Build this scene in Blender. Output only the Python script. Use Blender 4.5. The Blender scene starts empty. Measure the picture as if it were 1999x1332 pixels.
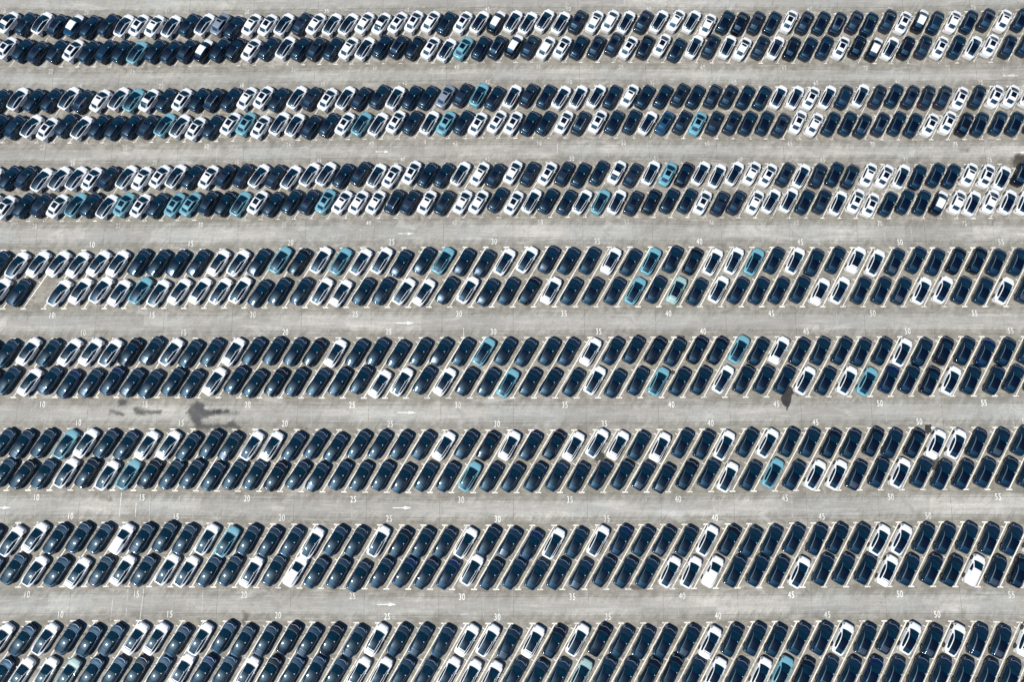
import bpy, math, random
import numpy as np
from mathutils import Vector, Matrix
random.seed(7)
rng = np.random.default_rng(7)
C = bpy.context.scene
COL = C.collection
R = math.radians

# ------------------------------------------------------------------ camera, sky, sun, exposure
F_PX, CAM_T, CAM_R, CAM_P, CAM_H, K1, K2 = 1333.0, 0.149554, 0.005662, -0.001216, 92.7834, -0.05084, 0.02836
def _rx(a): return np.array([[1,0,0],[0,math.cos(a),-math.sin(a)],[0,math.sin(a),math.cos(a)]])
def _ry(a): return np.array([[math.cos(a),0,math.sin(a)],[0,1,0],[-math.sin(a),0,math.cos(a)]])
def _rz(a): return np.array([[math.cos(a),-math.sin(a),0],[math.sin(a),math.cos(a),0],[0,0,1]])
RC = _ry(CAM_R) @ _rx(CAM_T) @ _rz(CAM_P)
cam_d = bpy.data.cameras.new('camera'); cam = bpy.data.objects.new('camera', cam_d); COL.objects.link(cam)
cam_d.sensor_width = 36; cam_d.lens = F_PX/1999*36; cam_d.clip_end = 3000; cam_d.clip_start = 1
cam.matrix_world = Matrix.Translation((0, 0, CAM_H)) @ Matrix(RC.tolist()).to_4x4()
C.camera = cam

SUN_DIR = Vector((-0.88*math.sin(R(34)), -0.475*math.sin(R(34)), math.cos(R(34)))).normalized()
elev = math.asin(SUN_DIR.z); azim = math.atan2(SUN_DIR.x, SUN_DIR.y)
w = bpy.data.worlds.new('World'); C.world = w; w.use_nodes = True
nt = w.node_tree; nt.nodes.clear()
sky = nt.nodes.new('ShaderNodeTexSky'); sky.sky_type = 'NISHITA'; sky.sun_disc = False
sky.sun_elevation = elev; sky.sun_rotation = azim; sky.air_density = 1.2; sky.dust_density = 0.6
bg = nt.nodes.new('ShaderNodeBackground'); bg.inputs[1].default_value = 0.05
wo = nt.nodes.new('ShaderNodeOutputWorld')
tint = nt.nodes.new('ShaderNodeMix'); tint.data_type = 'RGBA'; tint.blend_type = 'MULTIPLY'; tint.inputs[0].default_value = 1.0
tint.inputs[7].default_value = (0.46, 0.92, 1.32, 1); nt.links.new(sky.outputs[0], tint.inputs[6]); nt.links.new(tint.outputs[2], bg.inputs[0]); nt.links.new(bg.outputs[0], wo.inputs[0])
sl = bpy.data.lights.new('sun', 'SUN'); sl.energy = 5.0; sl.angle = R(0.5); sl.color = (1.0, 0.95, 0.87)
so = bpy.data.objects.new('sun', sl); COL.objects.link(so)
so.rotation_euler = (-SUN_DIR).to_track_quat('-Z', 'Y').to_euler(); so.location = (-60, -30, 90)
C.view_settings.view_transform = 'Standard'; C.view_settings.look = 'None'
C.view_settings.exposure = 0.22; C.view_settings.gamma = 1
C.render.engine = 'CYCLES'

# ------------------------------------------------------------------ the lot's plan (metres), straight rows slightly bowed to imitate barrel lens distortion
PL, PU = 2.9, 2.4407
LN = {  # line: x of bay line 0, y   (t = far end of the double row, b = near end)
'A_t':(-91.21,27.34),
'A_b':(-96.14,18.76),
'B_t':(-91.28,14.45),
'B_b':(-96.16,6.14),
'C_t':(-90.76,1.80),
'C_b':(-95.64,-6.52),
'D_t':(-90.66,-10.82),
'D_b':(-95.45,-19.13),
'E_t':(-90.68,-23.49),
'U1_t':(-115.02,64.09),
'U1_b':(-119.56,55.86),
'U2_t':(-115.01,52.03),
'U2_b':(-119.60,43.76),
'U3_t':(-114.92,39.93),
'U3_b':(-119.53,31.71),
'E_b':(-95.47,-31.91)}
def plan_px(X, Y, Z=0.0):
    V = np.stack([np.asarray(X, float)+0*np.asarray(Y), np.asarray(Y, float)+0*np.asarray(X), np.full(np.shape(np.asarray(X)+np.asarray(Y)), Z-CAM_H)], -1)
    c = V @ RC
    return F_PX*c[..., 0]/-c[..., 2], F_PX*c[..., 1]/-c[..., 2]
def unpx(u, v, Z=0.0):
    d = np.stack([u/F_PX, v/F_PX, -np.ones(np.shape(u))], -1) @ RC.T
    s = (Z-CAM_H)/d[..., 2]
    return d[..., 0]*s, d[..., 1]*s
def warp(X, Y):  # bends the straight plan so its rows imitate the lens's barrel curve
    u, v = plan_px(X, Y)
    r2 = np.minimum((u*u+v*v)/1e6, 1.5)
    g_ = 1+K1*r2+K2*r2*r2
    return unpx(u*g_, v*g_)
def at(px, py):           # image pixels -> metres on the ground
    x, y = unpx(np.array(px, float)-999.5, 666.0-np.array(py, float))
    return x, y
def inframe(x, y, z=0.7, m=0):
    u, v = plan_px(x, y, z)
    return (np.abs(u) < 999.5+m) & (np.abs(v) < 666+m)

# ------------------------------------------------------------------ node helpers and materials
def newmat(name):
    m = bpy.data.materials.new(name); m.use_nodes = True
    return m, m.node_tree, m.node_tree.nodes['Principled BSDF']
def N(t, kind, **kw):
    nd = t.nodes.new(kind)
    for k, v in kw.items():
        if k.startswith('i_'):
            nd.inputs[int(k[2:])].default_value = v
        else: setattr(nd, k, v)
    return nd
def math_(t, op, a, b=None, c=None, clamp=False):
    nd = t.nodes.new('ShaderNodeMath'); nd.operation = op; nd.use_clamp = clamp
    for i, v in enumerate((a, b, c)):
        if v is None: continue
        if isinstance(v, (int, float)): nd.inputs[i].default_value = v
        else: t.links.new(v, nd.inputs[i])
    return nd.outputs[0]
def mix(t, f, a, b, mode='MIX'):
    nd = t.nodes.new('ShaderNodeMix'); nd.data_type = 'RGBA'; nd.blend_type = mode
    for s, v in ((nd.inputs[0], f), (nd.inputs[6], a), (nd.inputs[7], b)):
        if isinstance(v, (int, float)): s.default_value = v
        elif isinstance(v, tuple): s.default_value = (*v, 1) if len(v) == 3 else v
        else: t.links.new(v, s)
    return nd.outputs[2]
def noise(t, vec, scale, detail=4, rough=0.55, dist=0.0):
    nd = t.nodes.new('ShaderNodeTexNoise'); nd.inputs['Scale'].default_value = scale
    nd.inputs['Detail'].default_value = detail; nd.inputs['Roughness'].default_value = rough
    nd.inputs['Distortion'].default_value = dist
    t.links.new(vec, nd.inputs['Vector']); return nd.outputs['Fac']
def maprange(t, v, a, b, c=0.0, d=1.0, smooth=True):
    nd = t.nodes.new('ShaderNodeMapRange'); nd.interpolation_type = 'SMOOTHSTEP' if smooth else 'LINEAR'
    t.links.new(v, nd.inputs[0])
    for i, x in enumerate((a, b, c, d)): nd.inputs[i+1].default_value = x
    return nd.outputs[0]
def mapping(t, vec, scale=(1,1,1), rot=(0,0,0), loc=(0,0,0)):
    nd = t.nodes.new('ShaderNodeMapping'); nd.inputs['Scale'].default_value = scale
    nd.inputs['Rotation'].default_value = rot; nd.inputs['Location'].default_value = loc
    t.links.new(vec, nd.inputs['Vector']); return nd.outputs[0]

def paint(name, col, metal=0.0, rough=0.35, coat=1.0, spec=0.5, var=0.0):
    m, t, b = newmat(name)
    oc = t.nodes.new('ShaderNodeTexCoord')
    n1 = noise(t, oc.outputs['Object'], 3.0, 3)
    c = mix(t, maprange(t, n1, 0.3, 0.7, 0.0, 1.0), tuple(x*(1-0.06) for x in col), tuple(min(1, x*1.05+0.002) for x in col))
    if var:
        oi = t.nodes.new('ShaderNodeObjectInfo')
        hv = t.nodes.new('ShaderNodeHueSaturation')
        t.links.new(c, hv.inputs['Color']); t.links.new(maprange(t, oi.outputs['Random'], 0, 1, 1-var, 1+var, False), hv.inputs['Value'])
        c = hv.outputs[0]
    t.links.new(c, b.inputs['Base Color'])
    b.inputs['Metallic'].default_value = metal; b.inputs['Roughness'].default_value = rough
    b.inputs['Coat Weight'].default_value = coat*0.45; b.inputs['Coat Roughness'].default_value = 0.07
    b.inputs['Specular IOR Level'].default_value = spec
    if max(col) < 0.16: b.inputs['Specular Tint'].default_value = (0.50, 0.78, 1.0, 1)
    return m
def glass(name, col, rough=0.45, ior=1.45, coat=0.22, cr=0.085):
    m, t, b = newmat(name)
    oc = t.nodes.new('ShaderNodeTexCoord')
    n1 = noise(t, oc.outputs['Object'], 2.2, 2)
    t.links.new(mix(t, maprange(t, n1, 0.35, 0.65), tuple(x*0.8 for x in col), tuple(x*1.25 for x in col)), b.inputs['Base Color'])
    b.inputs['Roughness'].default_value = rough; b.inputs['IOR'].default_value = ior
    b.inputs['Coat Weight'].default_value = coat; b.inputs['Coat Roughness'].default_value = cr
    b.inputs['Specular Tint'].default_value = (0.42, 0.74, 1.0, 1)
    return m
M = {}
M['W'] = paint('white_paint', (0.72, 0.735, 0.75), rough=0.3)
M['D'] = paint('dark_navy_paint', (0.0050, 0.0205, 0.045), metal=0.45, rough=0.37, spec=0.5, var=0.25)
M['S'] = paint('slate_paint', (0.016, 0.027, 0.050), metal=0.45, rough=0.38)
M['K'] = paint('black_paint', (0.0015, 0.0035, 0.010), rough=0.3, spec=0.3)
M['N'] = paint('deep_blue_paint', (0.0012, 0.011, 0.052), spec=0.38, metal=0.2, rough=0.35)
M['A'] = paint('graphite_paint', (0.065, 0.085, 0.115), metal=0.5, rough=0.34)  # navy boot lids lightened: sky reflection painted into the colour
M['T'] = paint('sky_blue_paint', (0.140, 0.345, 0.420), rough=0.35)
M['L'] = paint('pale_sage_paint', (0.30, 0.44, 0.43), rough=0.35)
M['G'] = paint('silver_grey_paint', (0.26, 0.30, 0.37), metal=0.3, rough=0.35)
M['B'] = paint('mid_blue_paint', (0.012, 0.060, 0.130), metal=0.2, rough=0.35)
M['roof'] = glass('roof_glass', (0.0001, 0.0016, 0.010), rough=0.44, ior=1.42)
M['screen'] = glass('windscreen_glass', (0.0020, 0.019, 0.036), rough=0.30, ior=1.42)  # base lightened: glare and the interior behind are painted into the colour
M['rear'] = glass('rear_glass', (0.0020, 0.018, 0.040), rough=0.44, ior=1.50)  # lighter than the roof glass: sky reflection painted into the base
M['side'] = glass('side_glass', (0.002, 0.010, 0.018))
m, t, b = newmat('tyre_rubber'); b.inputs['Base Color'].default_value = (0.012, 0.014, 0.018, 1); b.inputs['Roughness'].default_value = 0.8; M['tyre'] = m
m, t, b = newmat('wheel_rim'); b.inputs['Base Color'].default_value = (0.10, 0.11, 0.12, 1); b.inputs['Metallic'].default_value = 0.8; b.inputs['Roughness'].default_value = 0.4; M['rim'] = m
m, t, b = newmat('black_plastic'); b.inputs['Base Color'].default_value = (0.006, 0.010, 0.016, 1); b.inputs['Roughness'].default_value = 0.5; M['plastic'] = m
m, t, b = newmat('satin_trim'); b.inputs['Base Color'].default_value = (0.30, 0.36, 0.43, 1); b.inputs['Metallic'].default_value = 0.3; b.inputs['Roughness'].default_value = 0.35; M['trim'] = m  # roof rails, and the strips that paint reflections on dark cars
m, t, b = newmat('headlamp_lens'); b.inputs['Base Color'].default_value = (0.12, 0.14, 0.17, 1); b.inputs['Roughness'].default_value = 0.08; b.inputs['Coat Weight'].default_value = 1; M['lamp'] = m
m, t, b = newmat('tail_lamp_lens'); b.inputs['Base Color'].default_value = (0.35, 0.01, 0.012, 1); b.inputs['Roughness'].default_value = 0.12; M['tail'] = m

m, t, b = newmat('dark_tail_lens'); b.inputs['Base Color'].default_value = (0.035, 0.008, 0.012, 1); b.inputs['Roughness'].default_value = 0.2; M['tail_dark'] = m

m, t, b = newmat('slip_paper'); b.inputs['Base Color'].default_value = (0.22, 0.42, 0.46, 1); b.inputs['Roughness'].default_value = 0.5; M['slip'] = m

def marking(name, col, lo, hi, dens):
    m, t, b = newmat(name)
    g = t.nodes.new('ShaderNodeNewGeometry')
    n1 = noise(t, g.outputs['Position'], 2.5, 6, 0.7); n2 = noise(t, g.outputs['Position'], 0.12, 2)
    wear = maprange(t, math_(t, 'ADD', n1, math_(t, 'MULTIPLY', n2, 0.35)), lo, hi)
    t.links.new(mix(t, maprange(t, n2, 0.3, 0.7), col, tuple(x*0.86 for x in col)), b.inputs['Base Color'])
    b.inputs['Roughness'].default_value = 0.75
    t.links.new(math_(t, 'SUBTRACT', 1.0, math_(t, 'MULTIPLY', wear, dens)), b.inputs['Alpha'])
    return m
M['line'] = marking('white_road_paint', (0.80, 0.78, 0.71), 0.64, 0.92, 0.7)
M['worn'] = marking('worn_road_paint', (0.82, 0.80, 0.74), 0.62, 0.80, 0.95)
M['num'] = marking('number_paint', (0.82, 0.82, 0.78), 0.62, 0.92, 0.6)
M['fnum'] = marking('faded_number_paint', (0.78, 0.78, 0.74), 0.56, 0.82, 0.85)
M['joint'] = marking('joint_filler', (0.105, 0.11, 0.11), 0.52, 0.80, 0.9)
M['seam'] = marking('pale_seam', (0.56, 0.555, 0.515), 0.48, 0.80, 0.9)

# ------------------------------------------------------------------ mesh helpers
def mesh_obj(name, verts, faces, mats, parent=None, smooth=False, mi=None, kind=None):
    me = bpy.data.meshes.new(name); me.from_pydata([tuple(v) for v in verts], [], [tuple(f) for f in faces])
    for m_ in (mats if isinstance(mats, (list, tuple)) else [mats]): me.materials.append(m_)
    if mi is not None: me.polygons.foreach_set('material_index', mi)
    if smooth: me.polygons.foreach_set('use_smooth', [True]*len(me.polygons))
    me.update()
    o = bpy.data.objects.new(name, me); COL.objects.link(o)
    if parent: o.parent = parent
    if kind: o['kind'] = kind
    return o
class Sheet:      # flat markings collected in plan coordinates, bowed by the same lens-curve warp
    def __init__(s): s.v = []; s.f = []
    def quad(s, pts):
        n = len(s.v); s.v += list(pts); s.f.append(tuple(range(n, n+len(pts))))
    def bar(s, x0, y0, x1, y1, wd, seg=1):
        dx, dy = x1-x0, y1-y0; l = math.hypot(dx, dy); nx, ny = -dy/l*wd/2, dx/l*wd/2
        for i in range(seg):
            a, b_ = i/seg, (i+1)/seg
            s.quad([(x0+dx*a-nx, y0+dy*a-ny), (x0+dx*b_-nx, y0+dy*b_-ny), (x0+dx*b_+nx, y0+dy*b_+ny), (x0+dx*a+nx, y0+dy*a+ny)])
    def build(s, name, mat, z, kind='structure'):
        a = np.array(s.v); x, y = warp(a[:, 0], a[:, 1])
        return mesh_obj(name, np.stack([x, y, np.full(len(x), z)], -1), s.f, mat, kind=kind)

# ------------------------------------------------------------------ ground
PAIRS = [('U1', PU), ('U2', PU), ('U3', PU), ('A', PL), ('B', PL), ('C', PL), ('D', PL), ('E', PL)]
xs = np.concatenate([[-900, -500, -300, -200, -150], np.arange(-120, 121, 2.5), [150, 200, 300, 500, 900]])
ys = np.concatenate([[-900, -500, -250, -120, -80], np.arange(-60, 100, 0.5), [120, 180, 300, 600, 1200]])
GX, GY = np.meshgrid(xs, ys)
wx, wy = warp(GX, GY)
far = (np.abs(GX) > 125) | (GY < -65) | (GY > 105)
wx = np.where(far, GX, wx); wy = np.where(far, GY, wy)
nx, ny = len(xs), len(ys)
idx = np.arange(nx*ny).reshape(ny, nx)
gf = np.stack([idx[:-1, :-1], idx[:-1, 1:], idx[1:, 1:], idx[1:, :-1]], -1).reshape(-1, 4)
zone = np.zeros((ny, nx))
def sst(a, b_, x): tt = np.clip((x-a)/(b_-a), 0, 1); return tt*tt*(3-2*tt)
for p, _ in PAIRS:
    yt, yb = LN[p+'_t'][1], LN[p+'_b'][1]
    zone = np.maximum(zone, sst(yb-2.0, yb+0.3, GY)*(1-sst(yt-0.3, yt+2.0, GY)))
ground = mesh_obj('ground', np.stack([wx.ravel(), wy.ravel(), np.zeros(nx*ny)], -1), gf, [], kind='structure')
gm = ground.data
at_ = gm.attributes.new('bay_zone', 'FLOAT', 'POINT'); at_.data.foreach_set('value', zone.ravel().astype(np.float32))
a2 = gm.attributes.new('plan', 'FLOAT_VECTOR', 'POINT'); a2.data.foreach_set('vector', np.stack([GX.ravel(), GY.ravel(), 0*GX.ravel()], -1).astype(np.float32).ravel())
m, t, b = newmat('concrete_yard')
A1 = N(t, 'ShaderNodeAttribute', attribute_name='bay_zone'); A2 = N(t, 'ShaderNodeAttribute', attribute_name='plan')
pv = A2.outputs['Vector']
nlarge = noise(t, pv, 0.05, 5, 0.65)
nmid = noise(t, pv, 0.35, 5, 0.6, 0.4)
nfine = noise(t, pv, 3.0, 6, 0.7)
nst = noise(t, mapping(t, pv, (0.09, 1.25, 1)), 1.0, 7, 0.68, 0.2)            # tyre-polished streaks along the aisle
ndi = noise(t, mapping(t, mapping(t, pv, (1, 1, 1), (0, 0, R(30))), (1.3, 0.25, 1)), 1.0, 5, 0.62, 0.3)    # scuffs along the bays
slab = t.nodes.new('ShaderNodeTexWhiteNoise'); slab.noise_dimensions = '2D'
sn = t.nodes.new('ShaderNodeVectorMath'); sn.operation = 'FLOOR'
t.links.new(mapping(t, pv, (1/9.85, 1/6.3, 1), (0,0,0), (0.33, 0.42, 0)), sn.inputs[0]); t.links.new(sn.outputs[0], slab.inputs[0])
slab2 = t.nodes.new('ShaderNodeTexWhiteNoise'); slab2.noise_dimensions = '2D'
sn2 = t.nodes.new('ShaderNodeVectorMath'); sn2.operation = 'FLOOR'
t.links.new(mapping(t, pv, (1/5.3, 1/12.6, 1), (0,0,0), (0.66, 0.1, 0)), sn2.inputs[0]); t.links.new(sn2.outputs[0], slab2.inputs[0])
z = math_(t, 'ADD', A1.outputs['Fac'], math_(t, 'MULTIPLY', math_(t, 'SUBTRACT', ndi, 0.5), 0.42))
z = math_(t, 'ADD', z, math_(t, 'MULTIPLY', math_(t, 'SUBTRACT', nmid, 0.5), 0.9))
zf = maprange(t, z, 0.12, 0.95)
aisle = mix(t, maprange(t, nlarge, 0.38, 0.62), (0.350, 0.342, 0.302), (0.545, 0.528, 0.472))
aisle = mix(t, math_(t, 'MULTIPLY', maprange(t, nst, 0.35, 0.62), 0.60), aisle, (0.315, 0.300, 0.275))
aisle = mix(t, math_(t, 'MULTIPLY', maprange(t, slab2.outputs[0], 0.72, 0.76), 0.35), aisle, (0.40, 0.425, 0.415))
aisle = mix(t, math_(t, 'MULTIPLY', maprange(t, slab.outputs[0], 0.0, 1.0, 0, 1, False), 0.62), aisle, (0.245, 0.240, 0.222))
bay = mix(t, maprange(t, noise(t, pv, 0.8, 6, 0.7, 0.5), 0.36, 0.64), (0.160, 0.148, 0.122), (0.315, 0.295, 0.258))
bay = mix(t, math_(t, 'MULTIPLY', maprange(t, nlarge, 0.42, 0.62), 0.40), bay, (0.170, 0.162, 0.120))
col = mix(t, zf, aisle, bay)
# dirt band at the bay mouths where the wheels turn
edge = math_(t, 'MULTIPLY', math_(t, 'MULTIPLY', A1.outputs['Fac'], math_(t, 'SUBTRACT', 1.0, A1.outputs['Fac'])), 4.0)
col = mix(t, math_(t, 'MULTIPLY', math_(t, 'MULTIPLY', edge, maprange(t, ndi, 0.42, 0.62)), 0.45), col, (0.15, 0.14, 0.12))
grime = maprange(t, noise(t, pv, 0.9, 6, 0.75), 0.60, 0.74)
col = mix(t, math_(t, 'MULTIPLY', grime, 0.35), col, (0.11, 0.105, 0.09))
col = mix(t, math_(t, 'MULTIPLY', maprange(t, nfine, 0.42, 0.66), 0.34), col, (0.20, 0.195, 0.18))
grain = noise(t, pv, 14.0, 3, 0.7)
col = mix(t, math_(t, 'MULTIPLY', maprange(t, grain, 0.45, 0.65), 0.22), col, (0.17, 0.165, 0.155))
col = mix(t, math_(t, 'MULTIPLY', maprange(t, noise(t, mapping(t, pv, (0.25, 3.2, 1)), 1.0, 6, 0.7), 0.5, 0.68), 0.28), col, (0.56, 0.55, 0.52))
blot = maprange(t, noise(t, pv, 0.55, 7, 0.72, 0.8), 0.50, 0.66)
col = mix(t, math_(t, 'MULTIPLY', blot, 0.42), col, (0.205, 0.192, 0.168))
pale = maprange(t, noise(t, mapping(t, pv, (0.35, 1.0, 1), (0,0,0), (40, 9, 0)), 0.42, 6, 0.7, 0.6), 0.55, 0.70)
col = mix(t, math_(t, 'MULTIPLY', pale, 0.38), col, (0.56, 0.55, 0.51))
t.links.new(col, b.inputs['Base Color']); b.inputs['Roughness'].default_value = 0.85; b.inputs['Specular IOR Level'].default_value = 0.25
bp = t.nodes.new('ShaderNodeBump'); bp.inputs['Strength'].default_value = 0.3; bp.inputs['Distance'].default_value = 0.02
t.links.new(nfine, bp.inputs['Height']); t.links.new(bp.outputs[0], b.inputs['Normal'])
gm.materials.append(m)

# joints between the slabs
J = Sheet(); S = Sheet()
XL, XR = -88, 90
for p, _ in PAIRS:
    yt, yb = LN[p+'_t'][1], LN[p+'_b'][1]
    for y in (yt+0.95, (yt+yb)/2, yb-0.95): J.bar(XL, y, XR, y, 0.045, 60)
ytop = 100
hx = -10.2 - 9.85*9
k = 0
while hx < XR:
    J.bar(hx, -45, hx, 76, 0.04, 30)
    for j in (1, 2, 3, 4):
        x = hx+9.85/5*j
        for a, b_ in zip(PAIRS[:-1], PAIRS[1:]):
            y1, y0 = LN[a[0]+'_b'][1]-0.9, LN[b_[0]+'_t'][1]+0.9
            if rng.random() < 0.8: S.bar(x, y0-0.3*rng.random(), x, y1+0.3*rng.random(), 0.045 if rng.random() < 0.9 else 0.09, 2)
        if rng.random() < 0.8: S.bar(x, LN['U1_t'][1]+1, x, 76, 0.035, 2)
    hx += 9.85; k += 1
J.build('slab_joints', M['joint'], 0.004)
S.build('slab_seams', M['seam'], 0.005)

# bay lines with their T ends and side ticks
BL = Sheet(); BW = Sheet()
NUMS = []
def lstep(p, k, f):        # a point on bay line k of double row p, f = 0 far end, 1 near end
    pitch = PL if p[0] != 'U' else PU
    (xt, yt), (xb, yb) = LN[p+'_t'], LN[p+'_b']
    return xt+pitch*k+(xb-xt)*f, yt+(yb-yt)*f
for p, pitch in PAIRS:
    up = p[0] == 'U'
    (xt, yt), (xb, yb) = LN[p+'_t'], LN[p+'_b']
    sh = BW if up else BL
    wd = 0.09 if up else 0.135
    L_ = math.hypot(xb-xt, yb-yt); ux, uy = (xb-xt)/L_, (yb-yt)/L_
    for k in range(-2, 95):
        x0, y0 = lstep(p, k, 0); x1, y1 = lstep(p, k, 1)
        if max(x0, x1) < -84 or min(x0, x1) > 86: continue
        sh.bar(x0, y0-0.07, x1, y1+0.07, wd, 4)
        tb = 0.32 if up else 0.39
        tw = 0.12 if up else 0.17
        if not up or rng.random() < 0.85: sh.bar(x0-tb, y0, x0+tb, y0, tw)
        if not up or rng.random() < 0.9: sh.bar(x1-tb, y1, x1+tb, y1, tw)
        for d in (0.85, L_/2+0.62):
            qx, qy = x0+ux*d, y0+uy*d
            if not up or rng.random() < 0.5: sh.bar(qx+uy*0.06, qy-ux*0.06, qx+uy*0.42, qy-ux*0.42, 0.10)
        if k % 5 == 0:
            NUMS.append((p, k, x0+pitch/2-(0.25 if not up else 0.2), yt+(0.84 if not up else 0.66), 't', up))
            NUMS.append((p, k, x1+pitch/2-(0.15 if not up else 0.2), yb-(0.95 if not up else 0.72), 'b', up))
for (xa, ya), (xb_, yb_) in [((237,963),(233,1009)), ((266,982),(264,1009)), ((293,978),(289,1060)), ((222,1152),(216,1214)), ((250,1150),(246,1205)), ((281,1150),(273,1212)), ((905,640),(905,660)), ((1088,280),(1088,300)), ((830,272),(830,282))]:
    a_, b_ = at(xa, ya), at(xb_, yb_); dx_ = 0.04
    mesh_obj('old_lane_line', [(float(a_[0])-dx_, float(a_[1]), .007), (float(b_[0])-dx_, float(b_[1]), .007), (float(b_[0])+dx_, float(b_[1]), .007), (float(a_[0])+dx_, float(a_[1]), .007)], [(0,1,2,3)], M['fnum'], kind='structure')
BL.build('bay_markings', M['line'], 0.009)
BW.build('worn_bay_markings', M['worn'], 0.009)

# painted bay numbers
def text_mesh(s):
    cu = bpy.data.curves.new('tx', 'FONT'); cu.body = s; cu.align_x = 'CENTER'; cu.align_y = 'CENTER'; cu.size = 1.0; cu.space_character = 1.15; cu.offset = 0.0
    o = bpy.data.objects.new('tx', cu); COL.objects.link(o)
    bpy.context.view_layer.update()
    me = bpy.data.meshes.new_from_object(o.evaluated_get(bpy.context.evaluated_depsgraph_get()))
    vs = np.array([v.co[:2] for v in me.vertices]); fs = [tuple(p.vertices) for p in me.polygons]
    bpy.data.objects.remove(o); bpy.data.curves.remove(cu); bpy.data.meshes.remove(me)
    return vs, fs
NS = Sheet(); cache = {}
NW = Sheet()
for p, k, x, y, side, up in NUMS:
    if k < 5 or k > 80: continue
    wx_, wy_ = warp(x, y)
    if not inframe(wx_, wy_, 0, 60): continue
    s = str(k)
    if s not in cache: cache[s] = text_mesh(s)
    vs, fs = cache[s]
    hh = 0.84 if not up else 0.70
    ctr = (vs.max(0)+vs.min(0))/2; ext = vs[:, 1].max()-vs[:, 1].min()
    v2 = (vs-ctr)/ext*hh; v2[:, 0] *= 0.66
    sh = NW if up else NS
    n0 = len(sh.v); sh.v += [(x+a, y+b_) for a, b_ in v2]; sh.f += [tuple(i+n0 for i in f) for f in fs]
NS.build('bay_numbers', M['num'], 0.009)
NW.build('worn_bay_numbers', M['fnum'], 0.009)

# arrows in the aisles
for px, py, ln in [(793,456,2.35),(791,631,2.5),(794,806,2.5),(785,992,2.5),(755,1181,2.5),(748,296,2.2),(2,992,2.5),(1973,147,2.2),(1992,297,2.1),(2003,458,2.4)]:
    x, y = at(px, py); a = Sheet(); x = float(x); y = float(y)
    hl = 1.0
    v = [(x-ln/2, y-0.06, 0.009), (x+ln/2-hl, y-0.06, 0.009), (x+ln/2-hl, y+0.06, 0.009), (x-ln/2, y+0.06, 0.009),
         (x+ln/2-hl, y-0.22, 0.009), (x+ln/2, y, 0.009), (x+ln/2-hl, y+0.22, 0.009)]
    mesh_obj('lane_arrow', v, [(0,1,2,3), (4,5,6)], M['num'] if py > 400 else M['fnum'], kind='structure')

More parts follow.
